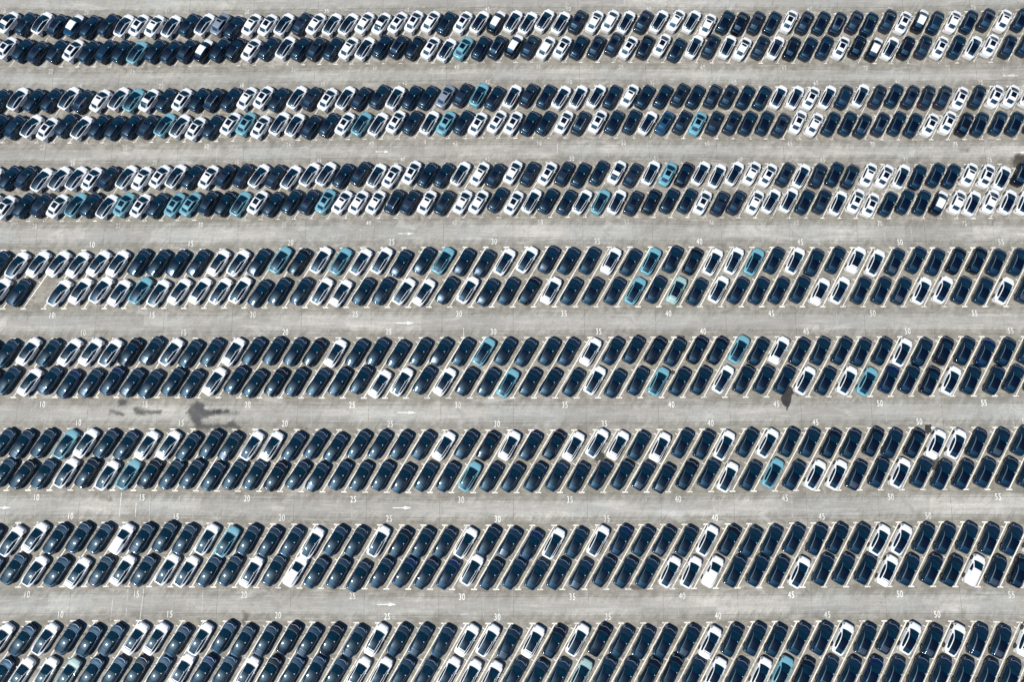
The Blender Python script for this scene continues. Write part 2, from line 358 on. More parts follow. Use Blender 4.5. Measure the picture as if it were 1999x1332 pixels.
# stains
def stain_mat(name, col, dens):
    m, t, b = newmat(name)
    A = N(t, 'ShaderNodeAttribute', attribute_name='depth'); g = t.nodes.new('ShaderNodeNewGeometry')
    n1 = noise(t, g.outputs['Position'], 1.6, 6, 0.65); n2 = noise(t, g.outputs['Position'], 0.7, 4, 0.6)
    a = math_(t, 'ADD', A.outputs['Fac'], math_(t, 'MULTIPLY', math_(t, 'SUBTRACT', n1, 0.5), 1.1))
    soft = 0.16 if name.endswith('wet') else 0.6
    a = math_(t, 'MULTIPLY', maprange(t, a, -0.12, soft), maprange(t, n2, 0.3, 0.6, dens*0.72, dens))
    t.links.new(a, b.inputs['Alpha'])
    t.links.new(mix(t, maprange(t, n1, 0.35, 0.65), col, tuple(x*1.5 for x in col)), b.inputs['Base Color'])
    b.inputs['Roughness'].default_value = 0.7
    return m
ST = [ # colour, density, outline in photo pixels
 ('wet', 0.97, [(1540,753),(1546,757),(1548.5,763),(1550,769),(1546,770),(1544,780),(1542,792),(1538,796),(1536.5,803),(1535.5,796),(1530,791),(1526,784),(1525,775),(1529,769),(1533,760)]),
 ('wet', 0.9, [(1553,768),(1559,771),(1558,775),(1553,773)]),
 ('grey', 0.85, [(232,778),(251,777),(250,788),(241,797),(228,796),(230,786)]),
 ('grey', 0.85, [(211,802),(218,799),(237,803),(245,811),(240,815),(224,809),(211,811)]),
 ('grey', 0.75, [(258,796),(268,792),(278,796),(292,800),(318,798),(318,810),(290,812),(270,814),(260,807)]),
 ('grey', 0.85, [(369,793),(384,779),(398,787),(404,797),(430,798),(450,801),(446,808),(416,814),(396,821),(399,827),(440,826),(458,818),(463,827),(474,834),(470,841),(440,838),(400,841),(382,838),(374,826),(361,806)]),
 ('grey', 0.5, [(404,798),(440,796),(470,802),(465,815),(420,812)]),
 ('brown', 0.8, [(153,775),(186,768),(192,776),(182,781),(160,780)]),
 ('wet', 0.85, [(1170,882),(1179,885),(1181,893),(1176,899),(1165,901),(1160,896),(1167,888)]),
 ('rust', 0.6, [(1160,900),(1186,892),(1200,905),(1192,925),(1160,922)]),
 ('brown', 0.92, [(1981,298),(1999,300),(2030,302),(2030,322),(1990,330),(1978,327),(1973,318),(1975,310)]),
 ('wet', 0.86, [(1805,830),(1818,829),(1819,842),(1812,850),(1806,842)]),
 ('wet', 0.75, [(1815,900),(1834,890),(1832,912),(1820,920)]),
 ('wet', 0.72, [(1320,655),(1336,656),(1340,682),(1334,690),(1326,672)]),
 ('wet', 0.8, [(1308,724),(1317,723),(1318,731),(1310,732)]),
 ('grey', 0.6, [(594,833),(602,833),(603,841),(596,841)]),
 ('brown', 0.5, [(1100,1070),(1108,1066),(1108,1090),(1098,1086)]),
 ('brown', 0.5, [(1246,1085),(1256,1090),(1254,1105),(1246,1100)]),
 ('brown', 0.6, [(1180,1140),(1262,1142),(1258,1154),(1246,1156)]),
 ('brown', 0.5, [(470,1190),(490,1195),(484,1225),(474,1240)]),
 ('brown', 0.5, [(660,1240),(668,1243),(665,1262),(659,1258)]),
 ('brown', 0.5, [(1100,1213),(1124,1212),(1122,1222),(1102,1224)]),
 ('grey', 0.6, [(38,610),(54,607),(55,614),(42,615)]),
 ('grey', 0.4, [(1870,292),(1894,288),(1894,298),(1876,299)]),
 ('grey', 0.6, [(813,478),(819,476),(819,487),(814,486)]),
 ('grey', 0.5, [(880,590),(892,588),(892,596),(884,598)]),
 ('brown', 0.6, [(812,420),(822,418),(824,432),(816,434)]),
 ('grey', 0.6, [(1930,590),(1944,590),(1942,600),(1932,600)]),
 ('rust', 0.35, [(560,1085),(600,1090),(590,1105),(556,1100)]),
 ('brown', 0.5, [(205,975),(215,968),(225,978),(212,984)]),
]
SM = {'wet': stain_mat('wet_spill', (0.022, 0.020, 0.020), 1.0), 'grey': stain_mat('oil_grey', (0.040, 0.042, 0.044), 1.0),
      'brown': stain_mat('dirt_brown', (0.050, 0.042, 0.032), 1.0), 'rust': stain_mat('rust_brown', (0.16, 0.105, 0.055), 1.0)}
SMD = {}
for kind_, dens, poly in ST:
    key = (kind_, dens)
    if key not in SMD:
        c_ = {'wet': (0.022, 0.020, 0.020), 'grey': (0.040, 0.042, 0.044), 'brown': (0.050, 0.042, 0.032), 'rust': (0.16, 0.105, 0.055)}[kind_]
        SMD[key] = stain_mat('stain_'+kind_, c_, dens)
    pa = np.array(poly, float); X, Y = at(pa[:, 0], pa[:, 1]); P = np.stack([X, Y], -1)
    g = 0.12 if kind_ == 'wet' else 0.2
    xs_ = np.arange(P[:, 0].min()-0.8, P[:, 0].max()+0.8, g); ys_ = np.arange(P[:, 1].min()-0.8, P[:, 1].max()+0.8, g)
    GX_, GY_ = np.meshgrid(xs_, ys_); Q = np.stack([GX_.ravel(), GY_.ravel()], -1)
    A_, B_ = P, np.roll(P, -1, 0); d = np.full(len(Q), 1e9); ins = np.zeros(len(Q), bool)
    for a_, b_ in zip(A_, B_):
        ab = b_-a_; tt = np.clip(((Q-a_)@ab)/(ab@ab+1e-9), 0, 1); d = np.minimum(d, np.linalg.norm(Q-(a_+tt[:, None]*ab), axis=1))
        cr = (a_[1] > Q[:, 1]) != (b_[1] > Q[:, 1])
        ins ^= cr & (Q[:, 0] < (b_[0]-a_[0])*(Q[:, 1]-a_[1])/((b_[1]-a_[1]) if abs(b_[1]-a_[1]) > 1e-9 else 1e-9)+a_[0])
    sd = np.where(ins, d, -d)*(2.0 if kind_ == 'wet' else 1.0)
    nx_, ny_ = len(xs_), len(ys_); id_ = np.arange(nx_*ny_).reshape(ny_, nx_)
    fs = np.stack([id_[:-1, :-1], id_[:-1, 1:], id_[1:, 1:], id_[1:, :-1]], -1).reshape(-1, 4)
    o = mesh_obj('ground_stain', np.column_stack([Q, np.full(len(Q), 0.013)]), fs, SMD[key], kind='structure')
    aa = o.data.attributes.new('depth', 'FLOAT', 'POINT'); aa.data.foreach_set('value', np.clip(sd, -2, 2).astype(np.float32))

# ------------------------------------------------------------------ the cars
class Part:
    def __init__(s): s.v = []; s.f = []
    def add(s, vs, fs):
        n = len(s.v); s.v += [tuple(v) for v in vs]; s.f += [tuple(i+n for i in f) for f in fs]
def interp(y, tab):
    a = np.array(tab, float); o = np.argsort(a[:, 0]); return np.interp(y, a[o, 0], a[o, 1])
def box_part(pt, cx, cy, cz, sx, sy, sz, rot=0, taper=0.8):
    v = []
    for z_, k_ in ((-1, 1), (1, taper)):
        for a, b_ in ((-1,-1), (1,-1), (1,1), (-1,1)):
            x, y = a*sx/2*k_, b_*sy/2*k_
            v.append((cx+x*math.cos(rot)-y*math.sin(rot), cy+x*math.sin(rot)+y*math.cos(rot), cz+z_*sz/2))
    pt.add(v, [(0,3,2,1), (4,5,6,7), (0,1,5,4), (1,2,6,5), (2,3,7,6), (3,0,4,7)])

def build_car(style):
    """style: g s o (long low hatch), and for the compact rows cg r q h t l p"""
    low = style in ('g', 's', 'o')
    compact = not low
    suv = style in ('r', 'q', 'h', 't', 'l', 'p')
    L_, W_ = (4.72, 1.93) if low else ((4.28, 1.80) if not suv else (4.18, 1.78))
    H2, W2 = L_/2, W_/2
    wf, wr_ = H2-0.88, -H2+0.92
    RW = 0.345; RA = 0.385
    st = sorted(set([round(H2-d, 3) for d in (0, .03, .08, .16, .28, .42, .50)] + [round(-H2+d, 3) for d in (0, .03, .08, .16, .28, .42, .54)] +
        [round(c+RA*s_, 3) for c in (wf, wr_) for s_ in (-1, -.92, -.7, -.38, 0, .38, .7, .92, 1)] + [round(v, 3) for v in np.linspace(wr_+RA+.2, wf-RA-.2, 6)] + [round(wf+RA+.04, 3)]))
    def width(y):
        d = H2-y; e = H2+y
        a = np.interp(d, [0, .03, .08, .16, .28, .42, .6, .9, 1.3], [.46, .62, .735, .83, .90, .945, .975, .992, 1.0])
        c = np.interp(e, [0, .03, .08, .16, .28, .42, .6, .9, 1.3], [.66, .76, .825, .88, .925, .95, .975, .99, 1.0])
        waist = 1-0.018*math.exp(-((y-(wf+wr_)/2)/0.7)**2)
        return W2*min(a, c)*waist
    hz = 0.0 if low else (0.10 if suv else 0.03)
    cowl = H2-1.34 if low else (H2-1.18 if not suv else H2-1.02)
    tail_y = -H2+0.24
    def shoulder(y):
        return hz+interp(y, [(H2, .60), (H2-.1, .70), (H2-.5, .80), (cowl, .90), (0, .93), (-1.2, .98), (-H2+.3, 1.0), (-H2+.08, .95), (-H2, .86)])
    def top(y):
        return hz+interp(y, [(H2, .62), (H2-.04, .685), (H2-.12, .735), (H2-.3, .78), (H2-.6, .835), (cowl, .925), (0, .97), (-1.3, 1.02), (-H2+.4, 1.05), (-H2+.14, 1.06), (-H2+.05, 1.035), (-H2, .97)])
    body = Part(); rings = []
    for y in st:
        wv = width(y); zs, zt = shoulder(y), top(y)
        zb = 0.24
        for c in (wf, wr_):
            if abs(y-c) <= RA+1e-4: zb = max(zb, 0.33+math.sqrt(max(0, RA*RA-(y-c)**2)))
        hs = [(0.90, zb), (0.985, zb+0.03), (1.0, zb+(zs-zb)*.35), (1.0, zb+(zs-zb)*.62), (.982, zb+(zs-zb)*.86), (.945, zs), (.85, max(zs+.005, zt-.02)), (.62, zt+.005), (.3, zt+.02), (0, zt+.025)]
        ring = [(-a*wv, y, z_) for a, z_ in hs]+[(a*wv, y, z_) for a, z_ in hs[::-1][1:]]
        rings.append(ring)
    nr = len(rings[0]); vs = [v for r in rings for v in r]; fs = []
    for i in range(len(rings)-1):
        for j in range(nr-1):
            fs.append((i*nr+j, (i+1)*nr+j, (i+1)*nr+j+1, i*nr+j+1))
        fs.append((i*nr+nr-1, (i+1)*nr+nr-1, (i+1)*nr, i*nr))
    fs.append(tuple(range(nr))); e0 = (len(rings)-1)*nr; fs.append(tuple(e0+i for i in range(nr))[::-1])
    bonnet = Part()
    if style == 't':
        keep = []
        for f_ in fs:
            ys4 = [vs[i][1] for i in f_]; js = [i % nr for i in f_]
            if len(f_) == 4 and min(ys4) > cowl-.35 and min(js) >= 6 and max(js) <= nr-7 and max(ys4) < H2-.02: bonnet.add([vs[i] for i in f_], [(0,1,2,3)])
            else: keep.append(f_)
        fs = keep
    body.add(vs, fs)
    # greenhouse
    P = {k_: Part() for k_ in ('windscreen', 'glass_roof', 'rear_window', 'side_window_a', 'side_window_b', 'roof', 'sunroof')}
    pillars = Part()
    if low or not suv:
        sc = 1.0 if low else 0.91
        y0, y1 = cowl+.10, tail_y
        rp = [(y0, .925+hz), (y0-.30, 1.10+hz), (y0-.62, 1.26+hz), (y0-.92, 1.375+hz), (y0-1.25, 1.43+hz), (y0-1.7, 1.445+hz), (y0-2.2, 1.40+hz), (y0-2.65, 1.31+hz), (y0-2.95, 1.225+hz), (y1, 1.15+hz)]
        wrt = [(y0, .755), (y0-.35, .70), (y0-.9, .635), (y0-1.6, .61), (y0-2.4, .585), (y0-3.0, .56), (y1, .53)]
        wbt = [(y0, .79), (y0-.4, .82), (y0-1.2, .865), (y0-2.0, .86), (y0-2.7, .80), (y1, .62)]
        yw, yr = y0-.92, y0-2.62
        ysx = [y0, y0-.15, y0-.30, y0-.46, y0-.62, y0-.78, yw, y0-1.08, y0-1.25, y0-1.5, y0-1.75, y0-2.0, y0-2.2, y0-2.42, yr, y0-2.72, y0-2.85, y0-3.0, y1]
        ysx = [v for v in ysx[:-1] if v > y1+.02]+[y1]
        side0, side1 = y0-.45, y0-2.75
    else:
        y0, y1 = cowl+.08, -H2+.50
        rp = [(y0, 1.0), (y0-.25, 1.19), (y0-.5, 1.36), (y0-.7, 1.47), (y0-1.0, 1.53), (y0-1.6, 1.55), (y0-2.1, 1.53), (y0-2.30, 1.49), (y0-2.5, 1.34), (y1, 1.13)]
        wrt = [(y0, .70), (y0-.7, .61), (y0-1.6, .60), (y0-2.3, .56), (y1, .50)]
        wbt = [(y0, .74), (y0-.5, .78), (y0-1.5, .79), (y0-2.3, .74), (y1, .60)]
        yw, yr = y0-.70, (y0-2.28 if style != 'p' else y0-1.95)
        ysx = sorted(set([y0, y0-.12, y0-.25, y0-.38, y0-.5, y0-.6, yw, y0-.85, y0-1.0, y0-1.22, y0-1.35, y0-1.50, y0-1.75, y0-1.95, y0-2.1, y0-2.28, y0-2.38, y0-2.5, y0-2.62, y1]), reverse=True)
        side0, side1 = y0-.38, y0-2.2
    wk = 1.0 if low else (0.93 if not suv else 1.0)
    # columns: belt, window top, rail outer, rail inner, sunroof edge, mid, centre (mirrored)
    grid = []
    for y in ysx:
        zr = interp(y, rp); wr2 = interp(y, wrt)*wk; wb2 = interp(y, wbt)*wk
        zb = shoulder(y)+.01
        cw = max(0.0, 1-(y0-y)/0.55)
        cr = .045 if not suv else .03
        zr = max(zr, zb+.01)
        wt = wr2+(wb2-wr2)*.22
        cols = [(wb2, zb, 0), (wt, max(zb+.005, zr-.14*min(1, (zr-zb)/.35)), .02), (wr2+.015, zr-.03*min(1, (zr-zb)/.2), .03), (wr2-.045, zr+.002, .05), (wr2*.66, zr+cr*.55, .11), (wr2*.33, zr+cr*.9, .16), (0, zr+cr, .18)]
        hl_ = [(-x, y+sh_*cw*1.0, z_) for x, z_, sh_ in cols]
        grid.append(hl_+[(-a, b_, c_) for a, b_, c_ in hl_[::-1][1:]])
    nc = len(grid[0])
    def put(part, i, j):
        part.add([grid[i][j], grid[i+1][j], grid[i+1][j+1], grid[i][j+1]], [(0, 3, 2, 1)])
    for i in range(len(grid)-1):
        ym = (ysx[i]+ysx[i+1])/2
        for j in range(nc-1):
            c = j if j < 6 else 11-j       # 0 side, 1 window top band, 2 rail, 3 roof outer, 4, 5 roof inner
            if c <= 1:
                if c == 0 and side1 < ym < side0: dst = P['side_window_a' if j < 6 else 'side_window_b'] if style != 'o' or ym > y0-1.5 else pillars
                elif c == 1 and side1+.15 < ym < side0-.12: dst = P['side_window_a' if j < 6 else 'side_window_b'] if style != 'o' else pillars
                else: dst = pillars
            elif c == 2: dst = pillars
            else:
                if ym > yw: dst = P['windscreen']
                elif style in ('g', 'cg'): dst = P['glass_roof'] if ym > yr else P['rear_window']
                elif style == 's': dst = P['glass_roof'] if ym > y0-2.42 else P['roof']
                elif style == 'o': dst = P['roof']
                elif style == 'p': dst = P['glass_roof'] if ym > y0-1.35 else (P['roof'] if ym > yr else P['rear_window'])
                else:
                    dst = P['roof'] if (ym > yr or ym < y1+.05) else P['rear_window']
                    if style == 'r' and c >= 4 and y0-1.75 < ym < y0-.85: dst = P['sunroof']
                    if style == 'q' and c >= 4 and y0-1.22 < ym < y0-.85: dst = P['sunroof']
                    if style == 'l' and c >= 4 and y0-2.1 < ym < y0-.85: dst = P['sunroof']
            put(dst, i, j)
    # close the tail end of the greenhouse
    gl = grid[-1]; pillars.add([(x, y, z_) for x, y, z_ in gl]+[(x*.98, y-.02, z_-.12) for x, y, z_ in gl], [(i, i+nc, i+nc+1, i+1) for i in range(nc-1)])
    body.add(pillars.v, pillars.f)
    out = {}
    def clean(p):
        # merge doubles so smoothing works inside a part
        v = np.round(np.array(p.v), 5); u, inv = np.unique(v, axis=0, return_inverse=True); inv = inv.ravel()
        f = []
        for fc in p.f:
            g_ = []
            for i in fc:
                k_ = int(inv[i])
                if k_ not in g_: g_.append(k_)
            if len(g_) > 2: f.append(tuple(g_))
        return [tuple(r) for r in u], f
    out['body'] = ('body', 'P', body)
    for k_, mk in (('windscreen', 'screen'), ('glass_roof', 'roof'), ('rear_window', 'rear'), ('side_window_a', 'side'), ('side_window_b', 'side'), ('sunroof', 'roof')):
        if P[k_].f: out[k_] = ('side_window' if 'side' in k_ else k_, mk, P[k_])
    if bonnet.f: out['bonnet'] = ('bonnet', 'W', bonnet)
    if P['roof'].f:
        nm = 'boot_lid' if style == 's' else 'roof'
        out['roofp'] = (nm, 'W' if style == 't' else 'P2', P['roof'])
    if style == 's':
        sp = Part(); yy = y0-2.60
        zz = interp(yy, rp)+.062
        box_part(sp, 0, yy, zz, .98, .075, .02); out['slit'] = ('spoiler_gap', 'plastic', sp)
    if style == 'l':
        for s_ in (-1, 1):
            rl = Part(); n_ = 8
            for i in range(n_):
                ya, yb_ = y0-.8-i*(1.75/n_), y0-.8-(i+1)*(1.75/n_)
                za, zb_ = interp(ya, rp)+.035, interp(yb_, rp)+.035
                xa = s_*(interp(ya, wrt)-.015); xb_ = s_*(interp(yb_, wrt)-.015)
                rl.add([(xa-.02, ya, za), (xb_-.02, yb_, zb_), (xb_+.02, yb_, zb_), (xa+.02, ya, za), (xa-.02, ya, za-.05), (xb_-.02, yb_, zb_-.05), (xb_+.02, yb_, zb_-.05), (xa+.02, ya, za-.05)],
                       [(0,1,2,3), (0,4,5,1), (3,2,6,7)])
            out['rail%d' % s_] = ('roof_rail', 'trim', rl)
    # thin strip along the side windows, pale on dark cars to paint rail reflections
    tr = Part()
    for s_ in (-1, 1):
        for i in range(len(ysx)-1):
            if not (side1-.1 < (ysx[i]+ysx[i+1])/2 < side0+.1): continue
            a = grid[i][1 if s_ < 0 else nc-2]; c_ = grid[i+1][1 if s_ < 0 else nc-2]
            a2_ = grid[i][2 if s_ < 0 else nc-3]; c2_ = grid[i+1][2 if s_ < 0 else nc-3]
            k0, k1 = .40, .95
            l3 = lambda p_, q_, k_: tuple(p_[m_]+(q_[m_]-p_[m_])*k_+(0.006 if m_ == 2 else (0.004*s_ if m_ == 0 else 0)) for m_ in range(3))
            tr.add([l3(a, a2_, k0), l3(c_, c2_, k0), l3(c_, c2_, k1), l3(a, a2_, k1)], [(0,1,2,3)])
    out['trim'] = ('window_trim', 'TRIM', tr)
    cwl = Part(); n_ = 10; yb0 = y0
    for i in range(n_):
        xa, xb_ = [interp(y0, wbt)*wk*(-1+2*q_/n_) for q_ in (i, i+1)]
        def cy_(x): return yb0+.18*math.sqrt(max(0, 1-(x/(interp(y0, wbt)*wk))**2))
        cwl.add([(xa, cy_(xa)-.02, top(y0)+.034), (xb_, cy_(xb_)-.02, top(y0)+.034), (xb_, cy_(xb_)+.055, top(y0)+.034), (xa, cy_(xa)+.055, top(y0)+.034)], [(0,1,2,3)])
    out['cowl'] = ('wiper_cowl', 'plastic', cwl)
    if low or not suv:      # dark seam between roof glass and rear window
        if style in ('g', 'cg'):
            sm = Part(); yy = yr
            for i in range(8):
                xa, xb_ = [interp(yy, wrt)*wk*.93*(-1+2*q_/8) for q_ in (i, i+1)]
                zc = lambda x: interp(yy, rp)+.05*(1-(x/.6)**2)+.004
                sm.add([(xa, yy-.02, zc(xa)-.004), (xb_, yy-.02, zc(xb_)-.004), (xb_, yy+.02, zc(xb_)+.004), (xa, yy+.02, zc(xa)+.004)], [(0,1,2,3)])
            out['seam'] = ('roof_seam', 'plastic', sm)
    if not (style == 't'):  # flat pale disc added to give each windscreen its bright dot
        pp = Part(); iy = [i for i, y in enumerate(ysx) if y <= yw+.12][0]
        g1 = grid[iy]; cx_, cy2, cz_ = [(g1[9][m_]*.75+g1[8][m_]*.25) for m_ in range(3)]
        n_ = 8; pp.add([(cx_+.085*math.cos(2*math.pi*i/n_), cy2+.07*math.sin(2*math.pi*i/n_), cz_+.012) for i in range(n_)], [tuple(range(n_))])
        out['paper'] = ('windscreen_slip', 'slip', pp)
    # bonnet leading edge highlight, painted as a pale strip on dark cars
    he = Part(); n_ = 12; pts = []
    for i in range(n_+1):
        a = -1+2*i/n_; x = a*.66*W2; y = H2-.26-.20*a*a; pts.append((x, y, top(y)+.018+.012*(1-a*a)))
    for i in range(n_):
        (xa, ya, za), (xb_, yb_, zb_) = pts[i], pts[i+1]
        he.add([(xa, ya-.022, za+.006), (xb_, yb_-.022, zb_+.006), (xb_, yb_+.022, zb_), (xa, ya+.022, za)], [(0,1,2,3)])
    out['hood_edge'] = ('bonnet_seam', 'TRIM', he)
    for nm, yc in (('f', wf), ('r', wr_)):
        for s_ in (-1, 1):
            wh = Part(); n_ = 16; vv = []; ff = []
            xo, xi = s_*(W2-.015), s_*(W2-.24)
            for xx, rr in ((xi, RW), (xo-s_*.02, RW), (xo, RW-.03), (xo, RW*.66), (xo-s_*.02, RW*.62)):
                for i in range(n_): vv.append((xx, yc+rr*math.cos(2*PI_*i/n_), RW+rr*math.sin(2*PI_*i/n_)))
            for r_ in range(4):
                for i in range(n_): ff.append((r_*n_+i, (r_+1)*n_+i, (r_+1)*n_+(i+1) % n_, r_*n_+(i+1) % n_))
            ff.append(tuple(4*n_+i for i in range(n_)))
            wh.add(vv, ff); out['wheel%s%d' % (nm, s_)] = ('wheel', 'WHEEL', wh)
    for s_ in (-1, 1):
        mr = Part(); yy = y0-.52
        box_part(mr, s_*(W2+.045), yy, 1.0+hz, .16, .09, .11, s_*.22, .6)
        box_part(mr, s_*(W2-.07), yy+.01, .95+hz, .14, .05, .04, 0, 1)
        out['mirror%d' % s_] = ('wing_mirror', 'MIR', mr)
        hl2 = Part(); yy = H2-.20
        for i in range(4):
            ya, yb_ = H2-.13-i*.10, H2-.13-(i+1)*.10
            def sp_(y, a): wv = width(y); return (s_*a*wv, y, (shoulder(y) if a > .9 else top(y)-.005)+.012)
            hl2.add([sp_(ya, .955), sp_(yb_, .955), sp_(yb_, .80 if i else .9), sp_(ya, .80)], [(0,1,2,3)])
        out['lamp%d' % s_] = ('headlight', 'lamp', hl2)
        tl = Part()
        for i in range(3):
            ya, yb_ = -H2+.035+i*.06, -H2+.035+(i+1)*.06
            def tp(y, f_): wv = width(y); zs = shoulder(y); return (s_*(wv*(1.0 if f_ < .9 else .955)+.006), y-.004, .3+(zs-.3)*f_)
            tl.add([tp(ya, .97), tp(yb_, .97), tp(yb_, .78), tp(ya, .78)], [(0,1,2,3)])
        if suv: tl.add([(s_*.55*W2, -H2-.004, .86+hz), (s_*.60*W2, -H2+.0, .86+hz), (s_*.60*W2, -H2-.0, .76+hz), (s_*.55*W2, -H2-.006, .76+hz)], [(0,1,2,3)])
        out['tail%d' % s_] = ('tail_light', 'tail' if style == 'q' else 'tail_dark', tl)
    res = {}
    for key, (nm, mk, pt) in out.items():
        v, f = clean(pt)
        kx, kz = (0.87, 0.85) if low else (0.90, 0.90)
        res[key] = (nm, mk, [(a_*kx, b_*kx, c_*kz) for a_, b_, c_ in v], f)
    return res
PI_ = math.pi

STY = {s_: build_car(s_) for s_ in ('g', 's', 'o', 'cg', 'r', 'q', 'h', 't', 'l', 'p')}
def mats_for(mk, colr, style):
    base = M[colr]
    if style == 's' and colr == 'D': base = M['A'] if mk == 'P2' else M['D']
    if colr == 'D' and style in ('r', 'q', 'l'): base = M['S']
    dark = colr in 'DKNAB'
    if mk == 'P' or mk == 'P2': return [base]
    if mk == 'W': return [M['W']]
    if mk == 'TRIM': return [M['trim'] if dark else base]  # pale on dark cars to paint reflections, body colour otherwise
    if mk == 'MIR': return [base if not dark else M['plastic']]
    if mk == 'WHEEL': return [M['tyre'], M['rim']]
    return [M[mk]]

